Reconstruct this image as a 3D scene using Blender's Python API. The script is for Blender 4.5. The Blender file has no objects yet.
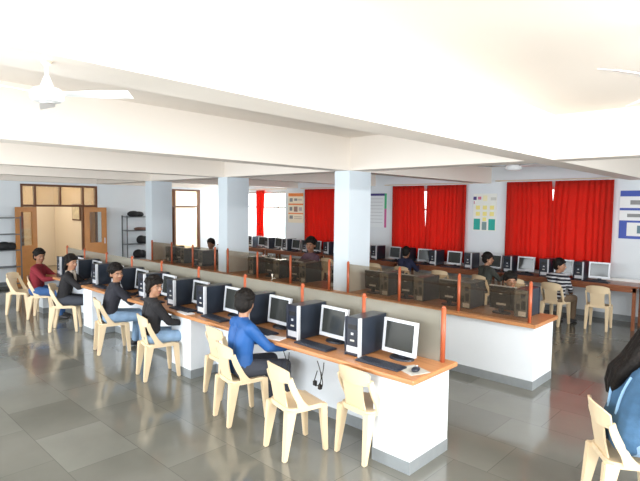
import bpy, bmesh, math, random
from mathutils import Vector, Matrix, Euler
random.seed(4)
S = bpy.context.scene
COL = S.collection
R = math.radians

# ------------------------------------------------------------------ camera
CAMH = 2.022
yaw, pit, rol = R(46.54), R(3.9), R(.64)
F0 = Vector((-math.cos(yaw), math.sin(yaw), 0)); RT = Vector((math.sin(yaw), math.cos(yaw), 0)); ZZ = Vector((0, 0, 1))
FW = F0*math.cos(pit) - ZZ*math.sin(pit); UP = ZZ*math.cos(pit) + F0*math.sin(pit)
R2 = RT*math.cos(rol) + UP*math.sin(rol); U2 = -RT*math.sin(rol) + UP*math.cos(rol)
cd = bpy.data.cameras.new('camera'); cam = bpy.data.objects.new('camera', cd); COL.objects.link(cam)
m = Matrix((R2, U2, -FW)).transposed().to_4x4(); m.translation = (0, 0, CAMH); cam.matrix_world = m
cd.sensor_width = 36; cd.lens = 504.4/640*36; cd.clip_start = .05; cd.clip_end = 200
S.camera = cam

# ------------------------------------------------------------------ world, lights, exposure
S.view_settings.view_transform = 'Standard'; S.view_settings.look = 'None'
S.view_settings.exposure = 0.0; S.view_settings.gamma = 1; S.view_settings.use_curve_mapping = False
W = bpy.data.worlds.new('sky'); S.world = W; W.use_nodes = True
bg = W.node_tree.nodes['Background']; bg.inputs[0].default_value = (.90, .95, 1, 1); bg.inputs[1].default_value = 3.2

def area(name, loc, size, power, direction, color=(1, 1, 1), spread=180):
    d = bpy.data.lights.new(name, 'AREA'); d.shape = 'RECTANGLE'; d.size, d.size_y = size; d.energy = power; d.color = color
    d.spread = R(spread)
    o = bpy.data.objects.new(name, d); COL.objects.link(o); o.location = loc
    o.rotation_euler = Vector(direction).to_track_quat('-Z', 'Y').to_euler(); return o
# fill added behind the camera for a bounced flash; lower pair brightens the ceiling
area('window_daylight', (3.85, 3.6, 1.7), (6.5, 1.5), 470, (-1, .05, -.05), (.90, .96, 1))
area('window_daylight', (-5.2, -2.3, 1.7), (11, 1.5), 520, (0, 1, -.08), (.88, .95, 1))
area('ground_bounce', (3.7, 3.2, .55), (6, .7), 70, (-1, 0, .75), (1, .985, .95), 150)
area('ground_bounce', (-4.8, -2.2, .55), (9, .7), 30, (.1, 1, .9), (1, .98, .94), 150)
# unseen fill strips added behind the camera to brighten the near ceiling
for y_ in (.6, 3.4): area('tube_light_glow', (.99, y_, 2.83), (1.2, .05), 90, (-1, 0, .12), (1, .98, .95))
# corridor and the lit room behind the glazed door
for nm, lc, pw, cl in (('corridor_lamp', (-16.0, 4.3, 2.7), 75, (1, .88, .72)), ('corridor_lamp', (-15.6, 8.6, 2.4), 190, (1, .90, .78))):
    d = bpy.data.lights.new(nm, 'POINT'); d.energy = pw; d.color = cl; d.shadow_soft_size = .25
    o = bpy.data.objects.new(nm, d); COL.objects.link(o); o.location = lc
area('window_daylight', (-12.4, 10.75, 1.75), (2.1, 1.5), 200, (-.25, -1, -.1), (.95, .97, 1))
for cx_ in (-9.37, -6.3, -3.45):
    area('window_daylight', (cx_, 10.9, 1.6), (2.3, 1.9), 28, (0, -1, 0), (1, .98, .95))

# ------------------------------------------------------------------ materials
MATS = {}
def mat(name, col, rough=.5, metal=0, noise=0, nscale=8, bump=0, spec=.5, coat=0, trans=0):
    if name in MATS: return MATS[name]
    M = bpy.data.materials.new(name); M.use_nodes = True; nt = M.node_tree; b = nt.nodes['Principled BSDF']
    c = (*col, 1); b.inputs['Base Color'].default_value = c; b.inputs['Roughness'].default_value = rough
    b.inputs['Metallic'].default_value = metal; b.inputs['Specular IOR Level'].default_value = spec
    b.inputs['Coat Weight'].default_value = coat
    M.diffuse_color = c
    if noise or bump:
        tc = nt.nodes.new('ShaderNodeTexCoord'); n = nt.nodes.new('ShaderNodeTexNoise'); n.inputs['Scale'].default_value = nscale
        n.inputs['Detail'].default_value = 4; nt.links.new(tc.outputs['Object'], n.inputs['Vector'])
        if noise:
            mx = nt.nodes.new('ShaderNodeMix'); mx.data_type = 'RGBA'
            mx.inputs[6].default_value = tuple(max(0, v*(1-noise)) for v in col)+(1,)
            mx.inputs[7].default_value = tuple(min(1, v*(1+noise)) for v in col)+(1,)
            nt.links.new(n.outputs['Fac'], mx.inputs[0]); nt.links.new(mx.outputs[2], b.inputs['Base Color'])
        if bump:
            bp = nt.nodes.new('ShaderNodeBump'); bp.inputs['Strength'].default_value = bump; bp.inputs['Distance'].default_value = .02
            nt.links.new(n.outputs['Fac'], bp.inputs['Height']); nt.links.new(bp.outputs[0], b.inputs['Normal'])
    MATS[name] = M; return M

wall_m = mat('wall_paint', (.70, .74, .77), .7, noise=.02, nscale=2)
pil_m = mat('pillar_paint', (.66, .73, .78), .6, noise=.02, nscale=3)
ceil_m = mat('ceiling_paint', (.79, .72, .645), .8, noise=.02, nscale=1.5)
desk_m = mat('desk_white_plaster', (.80, .84, .88), .55, noise=.015, nscale=5)
skirt_m = mat('grey_stone_skirting', (.25, .27, .28), .3, noise=.12, nscale=14)
plastic_m = mat('cream_plastic', (.74, .585, .385), .38, noise=.03, nscale=10)
dark_m = mat('navy_black_plastic', (.016, .020, .034), .35)
darkside_m = mat('navy_black_steel', (.017, .024, .038), .3, noise=.1, nscale=3)
silver_m = mat('silver_plastic', (.62, .64, .68), .35, metal=.2)
screen_m = mat('screen_off', (.035, .038, .036), .12)
backp_m = mat('charcoal_plastic', (.010, .009, .009), .5)
rear_m = mat('zinc_steel', (.16, .15, .13), .45, metal=.3, noise=.25, nscale=60)
label_m = mat('pale_label', (.55, .54, .5), .5)
white_m = mat('white_plastic', (.82, .82, .80), .4)
fan_m = mat('fan_enamel', (.80, .80, .80), .3)
post_m = mat('orange_lacquered_wood', (.44, .10, .04), .4, noise=.12, nscale=20)
black_m = mat('black_rubber', (.012, .012, .013), .5)
paper_m = mat('paper', (.80, .80, .82), .7)
rack_m = mat('grey_steel_rack', (.13, .14, .15), .5, metal=.3)
frame_m = mat('dark_wood_frame', (.13, .05, .022), .45, noise=.15, nscale=15)
doorw_m = mat('teak_door', (.48, .20, .05), .4, noise=.2, nscale=7)
corr_m = mat('beige_corridor_paint', (.80, .73, .62), .8)
rod_m = mat('beige_rod', (.65, .55, .42), .5)
alu_m = mat('white_window_frame', (.55, .52, .47), .5)

def wood_mat(name, c1, c2, scale=3.0, axis=0):
    M = bpy.data.materials.new(name); M.use_nodes = True; nt = M.node_tree; b = nt.nodes['Principled BSDF']
    tc = nt.nodes.new('ShaderNodeTexCoord'); mp = nt.nodes.new('ShaderNodeMapping')
    s = [22, 22, 22]; s[axis] = 1.5; mp.inputs['Scale'].default_value = s
    n = nt.nodes.new('ShaderNodeTexNoise'); n.inputs['Scale'].default_value = scale; n.inputs['Detail'].default_value = 5
    r = nt.nodes.new('ShaderNodeValToRGB'); r.color_ramp.elements[0].color = (*c1, 1); r.color_ramp.elements[1].color = (*c2, 1)
    r.color_ramp.elements[0].position = .35; r.color_ramp.elements[1].position = .7
    nt.links.new(tc.outputs['Object'], mp.inputs[0]); nt.links.new(mp.outputs[0], n.inputs['Vector'])
    nt.links.new(n.outputs['Fac'], r.inputs[0]); nt.links.new(r.outputs[0], b.inputs['Base Color'])
    b.inputs['Roughness'].default_value = .3; M.diffuse_color = (*c2, 1); return M
top_m = wood_mat('orange_wood_worktop', (.46, .19, .075), (.60, .29, .12))
brown_m = wood_mat('brown_wood_table', (.22, .075, .035), (.33, .12, .055))

def floor_mat():
    M = bpy.data.materials.new('polished_grey_stone_slabs'); M.use_nodes = True; nt = M.node_tree; b = nt.nodes['Principled BSDF']; L = nt.links.new
    tc = nt.nodes.new('ShaderNodeTexCoord'); mp = nt.nodes.new('ShaderNodeMapping'); mp.inputs['Location'].default_value = (.13, .31, 0)
    br = nt.nodes.new('ShaderNodeTexBrick'); br.inputs['Scale'].default_value = 1
    br.inputs['Brick Width'].default_value = .75; br.inputs['Row Height'].default_value = .56; br.offset = .37
    br.inputs['Mortar Size'].default_value = .0025; br.inputs['Bias'].default_value = -.1
    br.inputs['Color1'].default_value = (.135, .134, .115, 1); br.inputs['Color2'].default_value = (.178, .178, .156, 1)
    br.inputs['Mortar'].default_value = (.09, .09, .08, 1)
    L(tc.outputs['Object'], mp.inputs[0]); L(mp.outputs[0], br.inputs['Vector'])
    n = nt.nodes.new('ShaderNodeTexNoise'); n.inputs['Scale'].default_value = 1.3; n.inputs['Detail'].default_value = 6
    L(tc.outputs['Object'], n.inputs['Vector'])
    mx = nt.nodes.new('ShaderNodeMix'); mx.data_type = 'RGBA'; mx.blend_type = 'OVERLAY'; mx.inputs[0].default_value = .3
    L(br.outputs['Color'], mx.inputs[6]); L(n.outputs['Fac'], mx.inputs[7]); L(mx.outputs[2], b.inputs['Base Color'])
    n2 = nt.nodes.new('ShaderNodeTexNoise'); n2.inputs['Scale'].default_value = 2.5; L(tc.outputs['Object'], n2.inputs['Vector'])
    mr = nt.nodes.new('ShaderNodeMapRange'); mr.inputs[3].default_value = .06; mr.inputs[4].default_value = .17
    L(n2.outputs['Fac'], mr.inputs[0]); L(mr.outputs[0], b.inputs['Roughness'])
    b.inputs['Specular IOR Level'].default_value = .75
    bp = nt.nodes.new('ShaderNodeBump'); bp.inputs['Strength'].default_value = .06; bp.inputs['Distance'].default_value = .05
    n3 = nt.nodes.new('ShaderNodeTexNoise'); n3.inputs['Scale'].default_value = 3; L(tc.outputs['Object'], n3.inputs['Vector'])
    L(n3.outputs['Fac'], bp.inputs['Height']); L(bp.outputs[0], b.inputs['Normal'])
    return M

def glass_mat(name, tint, diff, dfac, gl=.08):
    M = bpy.data.materials.new(name); M.use_nodes = True; nt = M.node_tree; L = nt.links.new
    nt.nodes.remove(nt.nodes['Principled BSDF']); out = nt.nodes['Material Output']
    t = nt.nodes.new('ShaderNodeBsdfTransparent'); t.inputs[0].default_value = (*tint, 1)
    d = nt.nodes.new('ShaderNodeBsdfDiffuse'); d.inputs[0].default_value = (*diff, 1)
    g = nt.nodes.new('ShaderNodeBsdfGlossy'); g.inputs[0].default_value = (1, 1, 1, 1); g.inputs[1].default_value = .03
    a = nt.nodes.new('ShaderNodeMixShader'); a.inputs[0].default_value = dfac; L(t.outputs[0], a.inputs[1]); L(d.outputs[0], a.inputs[2])
    c = nt.nodes.new('ShaderNodeMixShader'); c.inputs[0].default_value = gl; L(a.outputs[0], c.inputs[1]); L(g.outputs[0], c.inputs[2])
    L(c.outputs[0], out.inputs[0]); M.diffuse_color = (*diff, .5); return M
tint_m = glass_mat('brown_tinted_glass', (.82, .77, .70), (.40, .36, .30), .035, .035)
tint2_m = glass_mat('smoky_beige_glass', (.66, .64, .58), (.52, .49, .41), .36, .06)
clear_m = glass_mat('clear_window_glass', (.95, .97, .96), (.8, .8, .8), .02, .05)
frost_m = glass_mat('warm_frosted_glass', (1, .9, .75), (.9, .8, .62), .25, .04)

def curtain_mat():
    M = bpy.data.materials.new('red_curtain_cloth'); M.use_nodes = True; nt = M.node_tree; L = nt.links.new
    b = nt.nodes['Principled BSDF']; b.inputs['Base Color'].default_value = (.50, .026, .016, 1); b.inputs['Roughness'].default_value = .85
    b.inputs['Specular IOR Level'].default_value = .15
    t = nt.nodes.new('ShaderNodeBsdfTranslucent'); t.inputs[0].default_value = (.80, .06, .03, 1)
    mx = nt.nodes.new('ShaderNodeMixShader'); mx.inputs[0].default_value = .35
    L(b.outputs[0], mx.inputs[1]); L(t.outputs[0], mx.inputs[2]); L(mx.outputs[0], nt.nodes['Material Output'].inputs[0])
    M.diffuse_color = (.6, .02, .02, 1); return M
curt_m = curtain_mat()

# ------------------------------------------------------------------ mesh helpers
def obj(name, bm, m, parent=None, smooth=False, loc=None):
    bmesh.ops.recalc_face_normals(bm, faces=bm.faces)
    me = bpy.data.meshes.new(name); bm.to_mesh(me); bm.free()
    if m: me.materials.append(m)
    if smooth:
        for p in me.polygons: p.use_smooth = True
    o = bpy.data.objects.new(name, me); COL.objects.link(o)
    if parent: o.parent = parent
    if loc: o.location = loc
    return o
def NB(): return bmesh.new()
def bx(bm, x0, x1, y0, y1, z0, z1, bev=0, M=None):
    r = bmesh.ops.create_cube(bm, size=1); vs = r['verts']
    for v in vs: v.co = Vector(((x0+x1)/2+v.co.x*(x1-x0), (y0+y1)/2+v.co.y*(y1-y0), (z0+z1)/2+v.co.z*(z1-z0)))
    if bev:
        es = list({e for v in vs for e in v.link_edges}); q = bmesh.ops.bevel(bm, geom=es, offset=bev, segments=2, affect='EDGES', profile=.5)
        vs = list({v for f in q['faces'] for v in f.verts} | {v for v in vs if v.is_valid})
    if M:
        for v in vs: v.co = M @ v.co
    return vs
def box(name, m, x0, x1, y0, y1, z0, z1, parent=None, bev=0, loc=None):
    bm = NB(); bx(bm, x0, x1, y0, y1, z0, z1, bev); return obj(name, bm, m, parent, loc=loc)
def ball(bm, c, r, sub=2, M=None):
    q = bmesh.ops.create_icosphere(bm, subdivisions=sub, radius=1)
    rr = r if isinstance(r, (tuple, list)) else (r, r, r)
    for v in q['verts']:
        p = Vector((v.co.x*rr[0], v.co.y*rr[1], v.co.z*rr[2]))
        if M: p = M @ p
        v.co = p + Vector(c)
def tube(bm, p0, p1, r0, r1=None, n=10, caps=True):
    r1 = r0 if r1 is None else r1; p0 = Vector(p0); p1 = Vector(p1); d = (p1-p0)
    if d.length < 1e-6: return
    q = d.to_track_quat('Z', 'Y'); a = []; b = []
    for i in range(n):
        t = 2*math.pi*i/n; u = q @ Vector((math.cos(t), math.sin(t), 0))
        a.append(bm.verts.new(p0+u*r0)); b.append(bm.verts.new(p1+u*r1))
    for i in range(n): bm.faces.new((a[i], a[(i+1) % n], b[(i+1) % n], b[i]))
    if caps: bm.faces.new(a[::-1]); bm.faces.new(b)
def chain(bm, pts, sub=2):
    for p, r in pts: ball(bm, p, r, sub)
    for (p, r), (q, s) in zip(pts, pts[1:]): tube(bm, p, q, r, s, 12)
def taper(bm, p0, p1, a0, b0, a1, b1):
    "rectangular tapered bar"
    p0 = Vector(p0); p1 = Vector(p1)
    v = [bm.verts.new(p0+Vector((sx*a0/2, sy*b0/2, 0))) for sx, sy in ((-1, -1), (1, -1), (1, 1), (-1, 1))]
    w = [bm.verts.new(p1+Vector((sx*a1/2, sy*b1/2, 0))) for sx, sy in ((-1, -1), (1, -1), (1, 1), (-1, 1))]
    for i in range(4): bm.faces.new((v[i], v[(i+1) % 4], w[(i+1) % 4], w[i]))
    bm.faces.new(v[::-1]); bm.faces.new(w)
def ribbon(bm, L, Rr, t):
    "thick strip between two polylines"
    n = len(L); L = [Vector(p) for p in L]; Rr = [Vector(p) for p in Rr]; rows = []
    for i in range(n):
        a = max(0, i-1); b = min(n-1, i+1)
        nn = (L[b]-L[a]+Rr[b]-Rr[a]).cross(Rr[i]-L[i])
        nn = nn.normalized()*t/2 if nn.length > 1e-9 else Vector((0, t/2, 0))
        rows.append([bm.verts.new(p) for p in (L[i]-nn, Rr[i]-nn, Rr[i]+nn, L[i]+nn)])
    for r, s in zip(rows, rows[1:]):
        for k in range(4): bm.faces.new((r[k], r[(k+1) % 4], s[(k+1) % 4], s[k]))
    bm.faces.new(rows[0][::-1]); bm.faces.new(rows[-1])
def curve_tube(bm, pts, r, n=6):
    for a, b in zip(pts, pts[1:]): tube(bm, a, b, r, r, n)

def tag(o, label=None, cat=None, group=None, kind=None):
    if label: o['label'] = label
    if cat: o['category'] = cat
    if group: o['group'] = group
    if kind: o['kind'] = kind
    return o
def thing(name, label, cat, loc=(0, 0, 0), rz=0, group=None):
    o = bpy.data.objects.new(name, None); COL.objects.link(o); o.empty_display_size = .1
    o.location = loc; o.rotation_euler = (0, 0, rz); return tag(o, label, cat, group)
def kids(o): return [c for c in bpy.data.objects if c.parent == o]
TREE = {}
def dup(o, loc, rz, label, group=None):
    if o not in TREE: TREE[o] = [(c, kids(c)) for c in kids(o)]
    r = o.copy(); COL.objects.link(r); r.location = loc; r.rotation_euler = (0, 0, rz); r['label'] = label
    if group: r['group'] = group
    for c, gs in TREE[o]:
        d = c.copy(); COL.objects.link(d); d.parent = r
        for g in gs:
            e = g.copy(); COL.objects.link(e); e.parent = d
    return r
def struct(o): o['kind'] = 'structure'; return o
ORD = ['first', 'second', 'third', 'fourth', 'fifth', 'sixth', 'seventh', 'eighth', 'ninth', 'tenth', 'eleventh', 'twelfth', 'thirteenth', 'fourteenth', 'fifteenth', 'sixteenth', 'seventeenth']

# ------------------------------------------------------------------ room shell
XL, XR, YN, YF, ZC, ZB = -13.83, 4.0, -2.5, 10.38, 3.02, 2.547
fl = struct(box('floor', floor_mat(), XL-.1, XR+.1, YN-.1, YF+.1, -.1, 0))
struct(box('ceiling', ceil_m, XL-.1, XR+.1, YN-.1, YF+.1, ZC, ZC+.12))
def wall_holes(name, axis, pos, th, a0, a1, holes, m=wall_m, z1=ZC):
    "wall along X (axis x) or Y with rectangular openings (a0,a1,z0,z1)"
    bm = NB(); xs = sorted({a0, a1, *[h[0] for h in holes], *[h[1] for h in holes]})
    for u, v in zip(xs, xs[1:]):
        hs = sorted([(h[2], h[3]) for h in holes if h[0] <= u+1e-6 and h[1] >= v-1e-6]); z = 0; spans = []
        for q0, q1 in hs:
            if q0 > z: spans.append((z, q0))
            z = q1
        if z < z1: spans.append((z, z1))
        for s0, s1 in spans:
            if axis == 'x': bx(bm, u, v, pos, pos+th, s0, s1)
            else: bx(bm, pos, pos+th, u, v, s0, s1)
    return struct(obj(name, bm, m))
WIN = [(-13.55, -11.30, .98, 2.45), (-10.35, -8.40, .98, 2.45), (-7.24, -5.48, .98, 2.45), (-4.36, -2.55, .98, 2.45)]
wall_holes('wall_back', 'x', YF, .2, XL-.1, XR, WIN)
DY0, DY1, EY0, EY1, DZ, TZ = 3.93, 5.79, 8.20, 9.03, 1.93, 2.49
wall_holes('wall_left', 'y', XL-.12, .12, YN, YF, [(DY0, DY1, 0, TZ), (7.80, EY1, 0, TZ)])
wall_holes('wall_right', 'y', XR, .2, YN, YF, [(.2, 7.0, .9, 2.5)])
wall_holes('wall_front', 'x', YN-.2, .2, XL-.1, XR, [(-10.8, .4, .9, 2.5)])
struct(box('baseboard_back', skirt_m, XL, XR, YF-.02, YF, 0, .11))
bm = NB(); bx(bm, XL, XL+.02, YN, DY0, 0, .11); bx(bm, XL, XL+.02, DY1, 7.8, 0, .11); bx(bm, XL, XL+.02, EY1, YF-.02, 0, .11)
struct(obj('baseboard_left', bm, skirt_m))
# beams across (along Y) and along the pillar line (along X)
n = 1
for x in (-1.95, -4.81, -7.90, -10.75):
    struct(box('trim_%d' % n, ceil_m, x-.29, x, YN, YF, ZB, ZC)); n += 1
struct(box('trim_%d' % n, ceil_m, XL, XR, 5.69, 6.01, ZB+.002, ZC)); n += 1
struct(box('trim_%d' % n, ceil_m, XL, XL+.22, YN, YF, ZB+.001, ZC)); n += 1
struct(box('trim_%d' % n, ceil_m, 1.1, 1.39, YN, YF, ZB, ZC)); n += 1
for x in (-4.81, -7.80, -10.66, 1.39):
    bm = NB(); bx(bm, x-.29, x, 5.69, 6.20, 0, ZB); struct(obj('pillar', bm, pil_m))

for i_, y_ in enumerate((.6, 3.4)):  # bodies for the added fill strips, out of view
    tl = thing('tube_light', 'white tube light on the beam behind the camera, %s' % ('near the front wall' if i_ == 0 else 'near the pillar'), 'lamp', (1.09, y_, 2.83), group='tube lights')
    box('fixture', white_m, -.03, 0, -.62, .62, -.03, .03, tl, .004)
    bm = NB(); tube(bm, (-.05, -.6, 0), (-.05, .6, 0), .014, .014, 12); obj('tube', bm, white_m, tl, True)
# corridor beyond the doors
XC = -17.6
bm = NB(); bx(bm, XC-.1, XL-.12, 2.4, YF, -.1, 0); struct(obj('floor_corridor', bm, mat('corridor_floor', (.3, .26, .2), .4)))
struct(box('ceiling_corridor', corr_m, XC, XL-.12, 2.4, YF, 2.95, 3.05))
struct(box('wall_corridor', corr_m, XC-.1, XC, 2.4, YF, 0, 2.95))
struct(box('wall_corridor_side', corr_m, XC, XL-.14, 5.98, 6.08, 0, 2.95))
struct(box('wall_corridor_end', corr_m, XC, XL-.12, 2.3, 2.4, 0, 2.95))
pc = thing('framed_picture', 'small framed picture hanging in the corridor beyond the double door', 'picture', (-15.73, 5.975, 1.76))
box('picture_frame', frame_m, -.30, .30, -.03, 0, -.25, .25, pc, .005)
box('print', mat('picture_print', (.62, .55, .40), .6, noise=.5, nscale=9), -.26, .26, -.034, -.0305, -.21, .21, pc)

# windows in the back wall
for i, (a, b, z0, z1) in enumerate(WIN):
    w = bpy.data.objects.new('window_%d' % (i+1), None); COL.objects.link(w); w.location = ((a+b)/2, YF, z0); struct(w)
    h = z1-z0; q = (b-a)/2; bm = NB()
    for x0, x1, y0, y1 in ((-q, -q+.05, 0, h), (q-.05, q, 0, h), (-q+.05, q-.05, 0, .05), (-q+.05, q-.05, h-.05, h), (-q+.05, q-.05, h*.66, h*.66+.04)):
        bx(bm, x0, x1, .05, .11, y0, y1)
    ms = (-.76, .0, .74) if i == 0 else (0,)
    for mx_ in ms: bx(bm, mx_-.02, mx_+.02, .055, .105, .05, h-.05)
    obj('window_frame', bm, alu_m, w); box('glass', clear_m, -q+.03, q-.03, .078, .084, .03, h-.03, w)
    box('window_sill', wall_m, -q-.04, q+.04, -.04, .05, -.035, 0, w)
# unseen side windows, added to carry the fill lights: frames only
for nm, ax, pos, a, b in (('window_5', 'y', XR+.1, .2, 7.0), ('window_6', 'x', YN-.1, -10.8, .4)):
    bm = NB(); k = int((b-a)/1.1)
    for j in range(k+1):
        u = a+(b-a)*j/k
        if ax == 'y': bx(bm, pos-.03, pos+.03, u-.03, u+.03, .9, 2.5)
        else: bx(bm, u-.03, u+.03, pos-.03, pos+.03, .9, 2.5)
    struct(obj(nm, bm, alu_m))

# ------------------------------------------------------------------ doors
def door_leaf(parent, hinge, ang, w, h, flip=1):
    M = Matrix.Translation((0, 0, 0)); l = bpy.data.objects
    bm = NB(); t = .04; rw = w
    g0, g1, gz0, gz1 = .13*1.0, rw-.13, .98, h-.12
    for x0, x1, z0, z1 in ((0, g0, 0, h), (g1, rw, 0, h), (g0, g1, 0, gz0), (g0, g1, gz1, h)): bx(bm, x0, x1, -t/2, t/2, z0, z1)
    o = obj('door_leaf', bm, doorw_m, parent); o.location = hinge; o.rotation_euler = (0, 0, ang)
    box('glass', clear_m, g0, g1, -.004, .004, gz0, gz1, o)
    bm = NB(); tube(bm, (rw-.06, -.05, .95), (rw-.06, -.05, 1.1), .012); tube(bm, (rw-.06, -.05, .96), (rw-.06, -.02, .96), .01); tube(bm, (rw-.06, -.05, 1.09), (rw-.06, -.02, 1.09), .01)
    obj('handle', bm, silver_m, o)
d1 = bpy.data.objects.new('door_1', None); COL.objects.link(d1); d1.location = (XL, DY0, 0); struct(d1)
W1 = DY1-DY0; bm = NB(); fx0, fx1 = -.10, .015
for y0, y1, z0, z1 in ((0, .05, 0, TZ), (W1-.05, W1, 0, TZ), (.05, W1-.05, TZ-.05, TZ), (.05, W1-.05, DZ, DZ+.05),
                       (.31, .35, DZ+.05, TZ-.05), (.90, .94, DZ+.05, TZ-.05), (1.47, 1.51, DZ+.05, TZ-.05), (.31, .35, 0, DZ), (1.47, 1.51, 0, DZ)):
    bx(bm, fx0, fx1, y0, y1, z0, z1)
obj('door_frame', bm, frame_m, d1)
for y0, y1 in ((.05, .31), (.35, .90), (.94, 1.47), (1.51, W1-.05)): box('transom_glass', frost_m, -.05, -.042, y0, y1, DZ+.05, TZ-.05, d1)
box('side_glass', frost_m, -.05, -.042, .05, .31, 0, DZ, d1); box('side_panel', doorw_m, -.06, -.03, 1.51, W1-.05, 0, DZ, d1)
door_leaf(d1, (.045, .33, 0), R(-68), .56, DZ-.01)
door_leaf(d1, (.05, 1.49, 0), R(80), .56, DZ-.01)
d2 = bpy.data.objects.new('door_2', None); COL.objects.link(d2); d2.location = (XL, 7.8, 0); struct(d2)
bm = NB()
for y0, y1, z0, z1 in ((0, .05, 0, TZ), (.30, .36, 0, TZ), (1.17, 1.23, 0, TZ), (.05, .30, TZ-.05, TZ), (.36, 1.17, TZ-.05, TZ), (.36, 1.17, DZ, DZ+.05), (.05, .30, DZ, DZ+.05)):
    bx(bm, -.10, .015, y0, y1, z0, z1)
obj('door_frame', bm, frame_m, d2)
box('door_panel', frame_m, -.06, -.03, .05, .30, 0, DZ, d2)
box('transom_glass', frost_m, -.05, -.042, .05, .30, DZ+.05, TZ-.05, d2); box('transom_glass', frost_m, -.05, -.042, .36, 1.17, DZ+.05, TZ-.05, d2)
box('glass', frost_m, -.05, -.042, .36, 1.17, .0, DZ, d2)

# ------------------------------------------------------------------ curtains and rods
def curtain(xa, xb, z0, z1, label, amp=.019, wl=.13, taperx=0, gl=0, gr=0, vg=.3, group='red curtains on the back wall'):
    bm = NB(); w = xb-xa; nx = int(w/.012); nz = 16; top = []; ph = random.random()*6; rows = []
    for j in range(nz+1):
        v = j/nz; z = z1+(z0-z1)*v; row = []
        for i in range(nx+1):
            u = i/nx; gg = max(0, 1-v/vg); x = -w/2+gl*gg+(w-gl*gg-gr*gg)*u*(1-taperx*v*(1-v)*2)
            a = amp*(.55+.45*v)
            y = a*math.sin(2*math.pi*(u*w/wl+.35*math.sin(u*9+ph)) + .35*math.sin(v*5+u*20)) + .008*math.sin(u*70+ph)
            row.append(bm.verts.new((x, y, z)))
        rows.append(row)
    for r, s in zip(rows, rows[1:]):
        for i in range(nx): bm.faces.new((r[i], r[i+1], s[i+1], s[i]))
    o = obj('curtain', bm, curt_m, None, True); o.location = ((xa+xb)/2, YF-.085, 0)
    md = o.modifiers.new('thick', 'SOLIDIFY'); md.thickness = .002
    tag(o, label, 'curtain', group)
ZT = 2.50
curtain(-12.58, -12.16, 1.05, ZT, 'narrow red curtain gathered in the middle of the bare bright window', .035, .10, .1)
curtain(-10.40, -9.33, .80, ZT, 'left half of the red curtain pair partly hidden by the nearest pillar')
curtain(-9.36, -8.30, .80, ZT, 'red curtain half mostly hidden behind the nearest pillar, beside the blue-edged poster')
curtain(-7.32, -6.35, .80, 2.53, 'left red curtain of the middle pair, left of the long slit of daylight', gr=.07, vg=.75)
curtain(-6.37, -5.34, .80, 2.53, 'right red curtain of the middle pair, right of the long slit of daylight', gl=.03, vg=.75)
curtain(-4.44, -3.49, .80, 2.56, 'left red curtain of the widest pair at the right of the back wall', gr=.045, vg=.32)
curtain(-3.51, -2.45, .80, 2.56, 'right red curtain of the rightmost pair, next to the blue panel poster', gl=.045, vg=.32)
def rod(x0, x1, z, label):
    bm = NB(); tube(bm, (x0, 0, 0), (x1, 0, 0), .012); c = thing('curtain_rod', label, 'curtain rod', (0, YF-.085, z), group='curtain rods')
    obj('rod', bm, rod_m, c)
    for x in (x0+.05, x1-.05):
        bm = NB(); bx(bm, x-.012, x+.012, .0, .085, -.012, .012); obj('bracket', bm, rod_m, c)
rod(-13.5, -11.2, 2.53, 'curtain rod above the bright uncovered window'); rod(-10.55, -8.2, 2.53, 'curtain rod behind the nearest pillar')
rod(-7.55, -5.2, 2.56, 'curtain rod above the middle red curtains'); rod(-4.68, -2.3, 2.59, 'curtain rod above the rightmost red curtains')

# ------------------------------------------------------------------ posters on the back wall
def poster(name, x0, x1, z0, z1, base, cells, label):
    t = thing(name, label, 'poster', ((x0+x1)/2, YF-.002, (z0+z1)/2)); w = x1-x0; h = z1-z0
    box('sheet', mat(name+'_sheet', base, .6), -w/2, w/2, -.012, 0, -h/2, h/2, t)
    for k, (u0, u1, v0, v1, c, nm) in enumerate(cells):
        mm = mat('print_%02d%02d%02d' % tuple(int(x*99) for x in c), c, .6)
        box(nm, mm, -w/2+u0*w, -w/2+u1*w, -.0135, -.0121, h/2-v1*h, h/2-v0*h, t)
O_, G_, BL, TE, YE, PU, NV = (.85, .25, .06), (.25, .25, .25), (.05, .09, .40), (.02, .36, .30), (.85, .75, .25), (.55, .12, .3), (.06, .05, .2)
poster('instruction_poster', -11.16, -10.50, 1.52, 2.41, (.85, .76, .60),
  [(.02, .98, .02, .12, O_, 'header_band'), (.1, .3, .18, .30, G_, 'diagram'), (.4, .6, .19, .27, G_, 'diagram'), (.65, .9, .2, .26, (.6, .5, .4), 'diagram'), (.02, .98, .36, .41, O_, 'header_band'),
   (.1, .28, .47, .6, G_, 'diagram'), (.38, .62, .46, .63, (.35, .2, .15), 'diagram'), (.7, .9, .48, .6, (.5, .4, .4), 'diagram'), (.02, .98, .67, .71, O_, 'header_band'), (.1, .32, .76, .87, G_, 'diagram'), (.4, .9, .78, .81, (.6, .5, .4), 'text_lines'), (.4, .9, .84, .87, (.6, .5, .4), 'text_lines')],
  'cream poster with orange bands beside the bright window')
poster('chart_poster', -8.20, -7.53, 1.50, 2.36, (.74, .78, .80),
  [(0, .92, 0, .07, NV, 'header_band'), (.90, 1, .0, .45, (.05, .45, .2), 'edge_band'), (.90, 1, .45, 1, PU, 'edge_band')] +
  [(.1, .82, .15+k*.1, .165+k*.1, (.5, .53, .56), 'text_lines') for k in range(8)],
  'white chart with dark blue top and green and pink right edge beside the pillar')
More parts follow.
